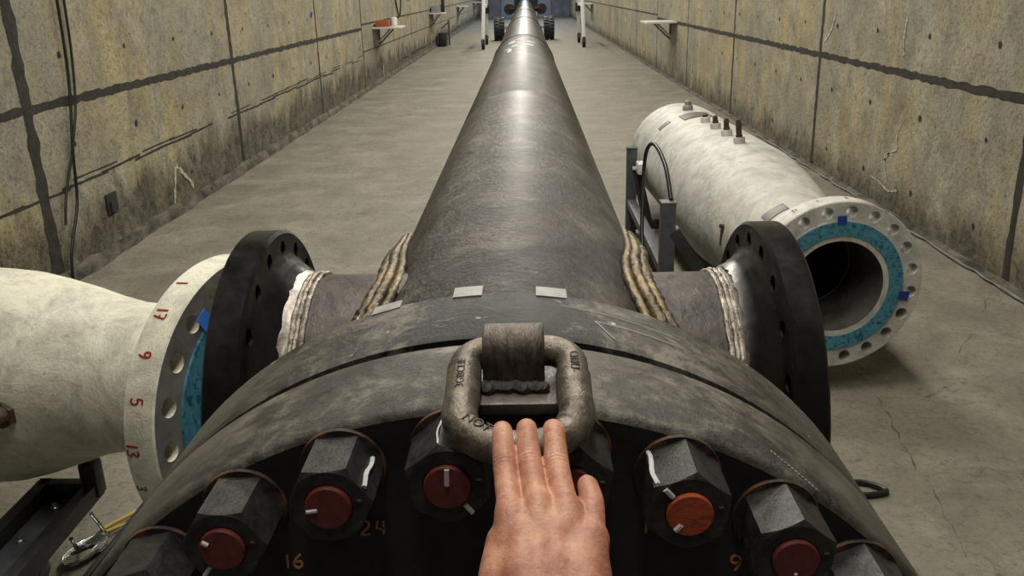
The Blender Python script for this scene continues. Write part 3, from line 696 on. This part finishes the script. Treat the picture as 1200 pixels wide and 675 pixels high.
for nm in ('index', 'ring', 'middle', 'little'):
    P = HAND[nm][0]; r = HAND[nm][1][3]; c = V(P[3])*.72 + V(P[2])*.28; tdir = (V(P[4]) - V(P[2])).normalized(); tdir = (V(P[3])-V(P[2])).normalized()*.8 + tdir*.2; tdir.normalize(); side = V((1,0,0)); side = (side - tdir*side.dot(tdir)).normalized(); nn = side.cross(tdir); nn = nn if nn.z > 0 else -nn
    b = MB(); rings = []
    for i in range(9):
        s_ = -1 + 2*i/8; hw_ = .0052*sqrt(max(.02, 1 - abs(s_)**3.5)); ring = []
        for k in range(7):
            q = -1 + 2*k/6; ring.append(c + tdir*(s_*.0055) + side*(q*hw_) + nn*(r*1.075 - .0022*q*q - .0004*s_*s_))
        for k in range(6, -1, -1):
            q = -1 + 2*k/6; ring.append(c + tdir*(s_*.0055) + side*(q*hw_) + nn*(r*.85 - .0022*q*q))
        rings.append(ring)
    b.loft(rings); obj('fingernail', b, 'nail', hand)

# ------------------------------------------------------------------ flanged white pieces
def holes20(o, d, r, hr, h0, h1, n=20, ph=.5):
    c = MB(); d, u, w = frame(d)
    for k in range(n):
        a = 2*pi*(k+ph)/n; c.lathe([(hr, h0), (hr, h1)], V(o) + (u*cos(a) + w*sin(a))*r, d, 20)
    return c
# left: cream reducer pointing at the left branch flange
LC = V((-.6216, 1.9042, AZ-.1245)); LD = V((-.94206, .33028, -.05867)).normalized()
rd = thing('reducer_pipe', 'cream painted steel reducer with a numbered flange beside the left branch', 'pipe', (-1.1, 2.07, 0))
b = MB(); T = .081
b.lathe([(.150, -.002), (.150, T), (.20, T+.02), (RB-.03, T+.0), (RB-.004, T), (RB, T-.004), (RB, .004), (RB-.004, 0), (.27, 0)], LC, LD, 128, closed=True)
fo = obj('flange', b, ['cream', 'flface'], rd)
for p in fo.data.polygons:
    if p.normal.dot(-LD) > .9 and p.area > 0: p.material_index = 1  # darker grey paints in the shade on the face turned to the branch flange
cut(fo, holes20(LC, LD, RB-.044, .0215, -.03, T+.05, 20, .15))
up = V((0,0,1)); upl = (up - LD*up.dot(LD)).normalized(); off = lambda k: upl*k
b = MB(); b.lathe([(.205, .05), (.192, T+.03), (.186, .15), (.184, .26), (.188, .36), (.205, .45), (.235, .55), (.262, .65), (.280, .73), (.289, .82), (.292, .95), (.292, 1.45), (.285, 1.5), (.15, 1.56), (.01, 1.58)], LC, LD, 96,
   off=[off(k) for k in (0,.008,.02,.03,.03,.028,.02,.01,.004,0,0,0,0,0,0)]); obj('body', b, 'cream', rd, 60)
b = MB(); rr = random.Random(6)
for j in (0, 1):
    pts = []
    d, u, w = frame(LD)
    for k in range(90):
        a = 2*pi*k/90; pts.append(LC + d*(T+.022 + .012*j + rr.uniform(-.001,.001)) + (u*cos(a) + w*sin(a))*(.1985 - .004*j) + upl*.008)
    b.tube(pts, .006, 6, closed=True)
obj('weld_bead', b, 'cream', rd)
b = MB(); b.lathe([(.185, .0), (.185, -.006), (.263, -.006), (.263, .0)], LC, LD, 96, closed=True); obj('gasket', b, 'gasket', rd)
b = MB(); d, u, w = frame(LD)
wv = w if w.dot(V((0,-1,0))) > 0 else -w       # the side towards the camera
def cyl(o, d, u, w, r): return lambda a, h: V(o) + d*h + (u*cos(a) + w*sin(a))*r
def rimtext(mb, txt, a, h, hgt, wd, t, o, d, u, w, R_):
    # reads down along the rim, tops of the characters towards the face
    c = V(o) + d*h + (u*cos(a) + w*sin(a))*R_; tang = -u*sin(a) + w*cos(a); upc = -d
    def lift(p):
        q = p - V(o); hh = q.dot(d); rad_ = q - d*hh; return V(o) + d*hh + rad_.normalized()*(R_ + .0008)
    n_ = len(txt); tw = wd*1.2*(n_-1) + wd
    strokes(mb, txt, c - tang*tw/2 - upc*hgt/2, tang, upc, hgt, wd, t, .0006, lift)
for txt, a, h in (('1', .345, .052), ('17', .613, .050), ('9', .891, .047), ('5', 1.175, .045), ('13', 1.478, .058)):
    b = MB(); rimtext(b, txt, a, h, .030, .016, .0042, LC, d, u, wv, RB); obj('painted_number', b, 'redpaint', rd, 0)
b = MB(); rimtext(b, '3', 1.74, .060, .024, .014, .003, LC, d, u, wv, RB); obj('inked_number', b, 'inkdark', rd, 0)
b = MB(); a = .50; c0 = LC + (u*cos(a) + wv*sin(a))*.268; e = (u*cos(a) + wv*sin(a)); tg = -u*sin(a) + wv*cos(a)
b.bar(c0 - e*.012 - d*.009, c0 + e*.032 - d*.006, .034, .0015, -d, 0); obj('tape_tab', b, 'bluetape', rd)
b = MB(); c0 = LC + d*.55 + (u*cos(1.50) + wv*sin(1.50))*.235; e = (u*cos(1.50) + wv*sin(1.50)); b.lathe([(.026, -.02), (.026, .03), (.018, .034), (.018, .05), (.0005, .05)], c0, e, 20); b.lathe([(.034, -.01), (.034, .008), (.0005, .008)], c0 + d*.004, e, 6); obj('pipe_plug', b, 'rust', rd)
# its black stand
sd = thing('pipe_stand', 'black steel stand under the cream reducer at the lower left', 'stand', (-1.23, 1.85, 0))
for (x, y, zb, zt) in ((-1.185, 1.40, 0, .33), (-1.335, 1.40, 0, .33), (-1.350, 1.80, 0, .44)):
    b = MB(); b.bar((x, y, zb), (x, y, zt), .045 if zt != .44 else .075, .045 if zt != .44 else .075, (0,1,0)); obj('leg', b, 'stand', sd)
for x in (-1.185, -1.325):
    b = MB(); b.bar((x, 1.36, .315), (x, 2.14, .315), .034, .05); obj('rail', b, 'stand', sd)
b = MB(); b.bar((-1.185, 2.12, .30), (-1.185, 2.12, .400), .045, .045, (0,1,0)); obj('post', b, 'stand', sd)
b = MB(); b.bar((-1.335, 2.12, .315), (-1.185, 2.12, .315), .034, .05); obj('cross_bar', b, 'stand', sd)
b = MB(); b.bar((-1.335, 1.38, .315), (-1.185, 1.38, .315), .034, .05); obj('cross_bar', b, 'stand', sd)
b = MB(); b.box((-1.255, 1.80, .292), (.14, .66, .008)); obj('tray', b, 'standgrey', sd)
for (x, y) in ((-1.262, 2.05), (-1.275, 1.90)):
    b = MB(); b.lathe([(.012, 0), (.012, .008), (.007, .009), (.007, .018), (.0005, .019)], (x, y, .296), (0,0,1), 6); obj('bolt', b, 'chrome', sd)
b = MB(); b.bar((-1.335, 1.38, .07), (-1.185, 1.38, .07), .05, .05); b.bar((-1.02, 2.45, .02), (-1.28, 1.6, .02), .03, .03) if False else None; obj('floor_rail', b, 'stand', sd)

# lashing gear on the floor by that stand
b = MB(); pts = []
for i in range(130):
    a = i/130*2*pi*4.5; r = .030 + .045*i/130; pts.append(V((-1.335 + r*cos(a)*.62 + .018*sin(a), 2.26 + r*sin(a)*1.05, .012 + .0025*(i % 29)/29*4)))
tag(obj('cable_coil', b.tube(pts, .0062, 8), 'chrome'), 'shiny coil of wire cable lying on the floor beside the black stand', 'cable')
b = MB(); b.tube(spline([(-1.33, 2.20, .10), (-1.352, 2.252, .036), (-1.351, 2.258, .032), (-1.314, 2.340, .032), (-1.312, 2.343, .036), (-1.297, 2.27, .14)], 6), .0065, 10)
tag(obj('tension_rod', b, 'chrome'), 'bright zinc rods joined in a zigzag beside the wire coil', 'rod')
b = MB(); b.tube(spline([(-1.318, 2.350, .030), (-1.262, 2.470, .016), (-1.15, 2.60, .012), (-.98, 2.66, .010)], 8), .0065, 8); b.tube(spline([(-1.306, 2.345, .024), (-1.25, 2.435, .009), (-1.13, 2.55, .008), (-.93, 2.60, .008)], 8), .005, 8)
tag(obj('rope', b, 'rope'), 'yellow rope on the floor leading from the zinc rods to the flange', 'rope')
b = MB(); b.bar((-1.232, 2.56, -.0), (-1.292, 2.00, -.0), .022, .02) if False else b.bar((-1.226, 2.56, .0405), (-1.276, 2.0, .0105), .018, .02)
tag(obj('floor_bar', b, 'stand'), 'thin black steel bar lying on the floor left of the blind flange', 'bar')
b = MB(); b.tube(spline([(-1.46, 2.16, .016), (-1.41, 2.18, .03), (-1.385, 2.08, .02), (-1.40, 1.95, .016), (-1.46, 1.85, .016)], 8), .014, 8)
tag(obj('strap', b, 'rubber'), 'black rubber strap curling on the floor below the wire coil', 'strap')

# right: white vessel on its cradle
VC = V((1.237, 3.305, AZ-.351)); ya = -.036; VD = V((sin(ya), cos(ya), 0))
vv = thing('pressure_vessel', 'white steel vessel with an open blue ringed flange lying right of the pipe', 'pressure vessel', (1.15, 4.9, 0))
T = .0955; VDF = V((sin(-.0696), cos(-.0696), 0))
b = MB(); b.lathe([(.187, -.004), (.187, T+.03), (.25, T+.005), (RB-.03, T), (RB-.004, T), (RB, T-.004), (RB, .004), (RB-.004, 0), (.268, 0), (.268, -.004)], VC, VDF, 128, closed=True)
fo = obj('flange', b, 'flwhite', vv); cut(fo, holes20(VC, VDF, RB-.040, .0235, -.03, T+.05, 20, .35))
b = MB(); b.lathe([(.208, -.003), (.208, -.008), (.264, -.008), (.264, -.003)], VC, VDF, 96, closed=True); obj('gasket', b, 'gasket', vv)
b = MB(); RV_ = .345
b.lathe([(.27, T), (.245, .19), (.247, .48), (.268, .65), (.300, .85), (.325, 1.05), (.340, 1.25), (.3465, 1.30), (.3465, 1.32), (RV_, 1.34), (RV_, 1.8), (RV_, 2.4), (RV_, 2.84), (.3475, 2.86), (.3475, 2.88), (RV_, 2.90), (RV_, 3.02), (.338, 3.12), (.315, 3.22), (.27, 3.32), (.20, 3.39), (.10, 3.43), (.001, 3.44)], VC, VD, 112, cap=False)
obj('shell', b, 'white', vv, 50)
b = MB(); b.lathe([(.186, -.002), (.186, .50), (.186, 1.5), (.186, 2.4), (.01, 2.4)], VC, VDF, 72, cap=False); bo = obj('bore', b, 'bore', vv)
b = MB(); b.tube([VC + VDF*.33 + V((sin(a), 0, cos(a)))*.185 for a in [2*pi*k/64 for k in range(64)]], .004, 6, closed=True); obj('weld_bead', b, 'flface', bo)
ax = lambda s_: VC + VD*s_
for i, s_ in enumerate((1.36, 1.62, 1.88, 2.14)):
    c = ax(s_) + V((-.04, 0, RV_*.99)); b = MB(); b.lathe([(.030, -.03), (.030, .028), (.027, .033), (.012, .033)], c, (-.1,0,1), 24); no = obj('nozzle', b, 'white', vv)
    hgt = (.095, .065, .045, .02)[i]
    b = MB(); b.lathe([(.0145, .03), (.0145, .03+hgt*.8), (.010, .03+hgt), (.0005, .03+hgt)], c, (-.1,0,1), 14); b.lathe([(.019, .033), (.019, .045), (.0145, .046)], c, (-.1,0,1), 6); obj('threaded_stud', b, 'rust', no)
c = ax(2.70) + V((-.03, 0, RV_)); b = MB(); b.lathe([(.034, -.02), (.034, .02), (.028, .03), (.022, .034), (.022, .055), (.012, .064), (.0005, .066)], c, (0,0,1), 20); obj('fill_cap', b, 'flface', vv)
b = MB(); b.patch(VC, VD, RV_+.002, 2.36, 2.54, -.36, .16, .004, 14); obj('data_plate', b, 'plate', vv)
b = MB(); b.patch(VC, VD, RV_+.001, 2.50, 2.58, -.80, -.55, .002); obj('data_plate', b, 'plate', vv)
b = MB(); b.patch(VC, VDF, .262, .115, .20, -.62, -.10, .003, 12) if False else b.patch(VC, VD, .247, .36, .45, -.80, -.36, .003, 12); obj('data_plate', b, 'plate', vv)
# little catch on the flank
a = -1.40; c = ax(.70) + V((sin(a), 0, cos(a)))*.281; e = V((sin(a), 0, cos(a)))
b = MB(); b.bar(c + V((0,0,.012)), c + V((0,.015,-.075)), .022, .012, e); b.lathe([(.010,-.005),(.010,.014),(.0005,.016)], c + V((0,0,.02)), e, 12); obj('catch', b, 'rust', vv)
d, u, w = frame(VDF); wq = w if w.x < 0 else -w
b = MB(); rimtext(b, '9', .83, .062, .026, .014, .0032, VC, d, u, wq, RB); obj('painted_number', b, 'redpaint', vv, 0)
for txt, a in (('12', .52), ('1', .244), ('4', -.09)):
    b = MB(); rimtext(b, txt, a, .058, .024, .012, .003, VC, d, u, wq, RB); obj('inked_number', b, 'inkdark', vv, 0)
for a, m_, ln in ((.02, 'bluetape_dark', .018), (-1.74, 'bluetape_dark', .026)):
    e = u*cos(a) + wq*sin(a); tg = -u*sin(a) + wq*cos(a); c0 = VC + e*.262; b = MB(); b.bar(c0 - e*.008 - d*.0095, c0 + e*ln*1.4 - d*.006, .036, .0015, -d, 0); obj('tape_tab', b, m_, vv)
# cradle
cs = thing('vessel_stand', 'black steel cradle frame carrying the white vessel', 'stand', (1.15, 5.0, 0))
for y_, fat in ((4.28, .072), (5.84, .066)):
    xl, xr = .722, 1.56
    for x in (xl, xr):
        b = MB(); b.bar((x, y_, 0), (x, y_, .585), fat, fat, (0,1,0)); lg = obj('leg', b, 'standgrey', cs)
        b = MB(); b.box((x, y_, .587), (fat*1.06, fat*1.06, .006)); obj('cap', b, 'flface' if y_ < 5 else 'stand', lg)
    b = MB(); b.bar((xl, y_, .065), (xr, y_, .065), .06, .06); obj('cross_bar', b, 'stand', cs)
    xa = VC.x + VD.x*(y_ - VC.y)
    for x0, x1 in ((xl+.03, None), (xr-.03, None)):
        m_ = V((x0, y_, .44)); cc = V((xa, y_, AZ-.351)); g = (m_ - cc).length; sg = 1 if x0 < xa else -1
        al = math.asin(min(1, .388/g)); bt = math.atan2(cc.z - m_.z, abs(cc.x - m_.x)); dr = V((cos(bt-al)*sg, 0, sin(bt-al))); ln = (.40)/max(.2, abs(dr.z)); ln = min(ln, .46)
        b = MB(); b.bar(m_, m_ + dr*ln, .06, .08, (0,1,0)) if False else b.bar(m_, m_ + dr*ln, .06, .075, (0,1,0)); obj('cradle_arm', b, 'stand', cs)
for x in (.722, 1.56):
    b = MB(); b.bar((x, 4.28, .22), (x, 5.84, .22), .06, .05); obj('side_rail', b, 'standgrey', cs)
b = MB(); b.box((.772, 5.745, .472), (.055, .125, .07), None, .006); b.bar((.722, 5.79, .46), (.79, 5.79, .46), .02, .02); obj('connector_box', b, 'shelf', cs)
b = MB(); b.tube(spline([(.735, 4.27, .60), (.727, 4.45, .74), (.705, 4.72, .80), (.690, 4.92, .70), (.672, 4.86, .45), (.66, 4.72, .22), (.665, 4.45, .04), (.70, 4.1, .011)], 10), .011, 10)
tag(obj('hose', b, 'rubber'), 'black hose arching up from the near post of the vessel cradle', 'hose')
b = MB(); b.tube(spline([(1.00, 2.56, .011), (1.12, 2.60, .012), (1.19, 2.545, .012), (1.12, 2.52, .012), (1.0, 2.53, .011)], 8), .010, 8)
tag(obj('cable_loop', b, 'rubber'), 'black cable loop on the floor peeking from behind the blind flange', 'cable')

# ------------------------------------------------------------------ things on the walls
def wcable(xo, pts, r, label):
    b = MB(); b.tube(spline([(XL + xo, p[0], p[1]) for p in pts], 8), r, 8); tag(obj('wall_cable', b, 'rubber'), label, 'cable')
wcable(.03, [(5.30, 3.2), (5.31, 2.0), (5.33, 1.6), (5.30, 1.15), (5.20, .75), (5.14, .45), (4.98, .2), (4.93, .02)], .009, 'black cable hanging on the left wall, the one reaching the floor')
wcable(.022, [(5.42, 3.2), (5.43, 1.7), (5.37, 1.1), (5.24, .80), (5.05, .52), (4.98, .35)], .008, 'black cable hanging on the left wall, crossing the longer one')
b = MB(); b.box((XL+.006, 5.62, .335), (.012, .15, .13), None, .002); nb = obj('wall_recess', b, 'hole'); tag(nb, 'dark square recess low on the left wall', 'wall box')  # thin dark box on the wall, its colour stands in for the recess's shade
b = MB(); b.box((XL+.014, 5.60, .315), (.02, .05, .07), None, .004); obj('cover', b, 'joint', nb)
b = MB(); b.box((XL+.006, 11.74, 1.354), (.004, .10, .055), Matrix.Rotation(.3, 3, 'X')); tag(obj('tape_tab', b, 'bluetape_dark'), 'small blue tape tab on the left wall beside a joint', 'tape')
def shelf(x, sgn, y, dep, ln, z, label):
    t = thing('wall_shelf', label, 'shelf', (x, y, z)); xc = x + sgn*dep/2
    b = MB(); b.box((xc, y, z), (dep, ln, .03), None, .004); obj('board', b, 'shelf', t)
    for yy in (y - ln*.38, y + ln*.38):
        b = MB(); b.bar((x + sgn*.015, yy, z-.015), (x + sgn*.015, yy, z-.32), .03, .03, (1,0,0)); b.bar((x + sgn*.015, yy, z-.31), (x + sgn*dep*.62, yy, z-.015), .028, .028); obj('bracket', b, 'flface', t)
shelf(XL, 1, 16.7, .50, .75, 1.0, 'white bracketed shelf on the left wall carrying an orange box')
shelf(XL, 1, 26.6, .42, 1.0, 1.0, 'white shelf on the left wall carrying a grey box')
shelf(XL, 1, 37.2, .42, 1.0, 1.0, 'small far white shelf on the left wall, third along')
shelf(XL, 1, 48.6, .45, 1.0, 1.0, 'farthest white shelf on the left wall near the end')
shelf(XR, -1, 16.2, .54, .80, 1.0, 'white bracketed shelf on the right wall, the near one')
shelf(XR, -1, 36.2, .45, 1.0, 1.0, 'small far white shelf on the right wall')
b = MB(); b.box((XL+.16, 16.62, 1.065), (.24, .32, .09), None, .008); b.box((XL+.16, 16.62, 1.115), (.20, .26, .012), None, .003); tag(obj('toolbox', b, 'orange'), 'orange box lying on the near left shelf', 'box')
b = MB(); b.lathe([(.05,0),(.06,.01),(.06,.14),(.05,.155),(.03,.16)], (XL+.34, 16.72, 1.016), (0,0,1), 20); tag(obj('canister', b, 'wirewhite'), 'white canister standing beside the orange box on the shelf', 'canister')
t = thing('meter_box', 'grey box standing on the second left shelf', 'box', (XL+.2, 26.6, 1.016)); b = MB(); b.box((XL+.17, 26.6, 1.11), (.26, .4, .19), None, .01); obj('case', b, 'greybox', t); b = MB(); b.box((XL+.36, 26.6, 1.235), (.09, .16, .42), None, .01); b.box((XL+.33, 26.6, 1.2), (.12,.1,.05)); obj('black_handset', b, 'cartblack', t)
b = MB(); b.tube(spline([(XL+.03, 19.2, 2.0), (XL+.03, 19.3, 1.45), (XL+.03, 19.75, 1.10), (XL+.03, 20.1, 1.4), (XL+.03, 20.2, 2.0)], 8), .016, 8); tag(obj('hanging_cord', b, 'rubber'), 'long black cord loop hanging on the left wall between two shelves', 'cord')
b = MB(); b.tube(spline([(XL+.03, 21.3, 2.0), (XL+.03, 21.35, 1.55), (XL+.03, 21.75, 1.45), (XL+.03, 22.1, 1.6), (XL+.03, 22.1, 2.0)], 8), .016, 8); tag(obj('hanging_cord', b, 'rubber'), 'short black cord loop hanging high on the left wall', 'cord')
t = thing('floor_case', 'black upright case on the floor against the left wall', 'case', (XL+.2, 28.0, 0)); b = MB(); b.box((XL+.19, 28.0, .20), (.24, .6, .40), None, .02); obj('case_body', b, 'cartblack', t); b = MB(); b.bar((XL+.34, 28.5, 0), (XL+.34, 28.5, .75), .05, .05, (0,1,0)); b.bar((XL+.10, 28.5, .5), (XL+.34, 28.5, .68), .04, .04); obj('handle', b, 'standgrey', t)

# ------------------------------------------------------------------ far gear on the pipe
ga = thing('gantry_frame', 'white wheeled gantry straddling the pipe at the far end', 'gantry', (.25, 26.8, 0))
for x0, ss in ((-1.19, -1), (1.66, 1)):
    xt = x0 - ss*.10
    for yb in (25.9, 28.3):
        top = V((xt, 27.1 + (yb-27.1)*.28, 3.3)); bot = V((x0, yb, .24)); b = MB(); b.bar(bot, top, .10, .10, (1,0,0), .012); lg = obj('leg', b, 'gantry', ga)
        b = MB(); b.bar((x0, yb, .27), (x0, yb, .17), .12, .16, (0,1,0)); cs_ = obj('caster', b, 'chrome', lg)
        b = MB(); b.lathe([(.03,-.045),(.13,-.045),(.145,-.03),(.145,.03),(.13,.045),(.03,.045)], (x0, yb-.03, .146), (1,0,0), 24); obj('wheel', b, 'rubber', lg)
    b = MB(); b.bar((x0 - ss*.035, 26.25, 1.15), (x0 - ss*.035, 27.95, 1.15), .07, .09); obj('brace', b, 'gantry', ga)
    b = MB(); b.box((x0 - ss*.04, 28.0, 1.06), (.18, .2, .26), None, .02); obj('joint_block', b, 'disc' if ss < 0 else 'cartblack', ga)
b = MB(); b.bar((-1.25, 27.1, 3.36), (1.72, 27.1, 3.36), .16, .22); obj('beam', b, 'gantry', ga)
ct = thing('pipe_carrier', 'dark carrier with two knobby tyres and round discs beside the far pipe', 'carrier', (0, 30.2, 0))
for ss in (-1, 1):
    xc = ss*.82 - .03; zc = .37; rt = .37; b = MB()
    b.lathe([(.16,-.15),(.28,-.17),(.335,-.15),(.345,-.05),(.345,.05),(.335,.15),(.28,.17),(.16,.15)], (xc, 30.3, zc), (1,0,0), 40)
    wh = obj('tyre', b, 'tyre', ct)
    for k in range(20):
        b = MB(); a = 2*pi*k/20
        for sx in (-1, 1):
            aa = a + (.08 if sx > 0 else -.08); c = V((xc + sx*.09, 30.3 + sin(aa)*(rt-.02), zc + cos(aa)*(rt-.02))); rot = Matrix.Rotation(-aa, 3, 'X'); b.box(c, (.15, .07, .055), rot, .006)
        obj('tread_block', b, 'tyre', wh)
    b = MB(); b.lathe([(.01,-.14),(.15,-.14),(.165,-.12),(.165,.12),(.15,.14),(.01,.14)], (xc, 30.3, zc), (1,0,0), 24); b.lathe([(.05,-.16),(.05,.16)], (xc, 30.3, zc), (1,0,0), 16); obj('hub', b, 'greybox', ct)
    b = MB(); b.lathe([(.05, .325), (.05, .40), (.09, .41), (.09, .44)], (0, 28.6, 1.02), (ss, 0, 0), 20); b.lathe([(.02,-.02),(.155,-.02),(.17,0),(.17,.05),(.15,.07),(.02,.07)], (ss*.49+.02, 28.6, 1.02), (0,1,0), 28); b.lathe([(.05, 0), (.05,-.02),(.02,-.03)], (ss*.49+.02, 28.58, 1.02), (0,1,0), 16); obj('round_disc', b, 'disc', ct)
    b = MB(); b.bar((ss*.30-.02, 30.3, .42), (ss*.70-.02, 30.3, .40), .07, .07); b.bar((ss*.385, 30.3, .30), (ss*.385, 30.3, .90), .06, .06, (0,1,0)); obj('axle', b, 'greybox', ct)
b = MB(); b.bar((-.36, 30.3, .42), (.36, 30.3, .42), .08, .08); obj('saddle', b, 'cartblack', ct)
for r_ in (1,):
    pass
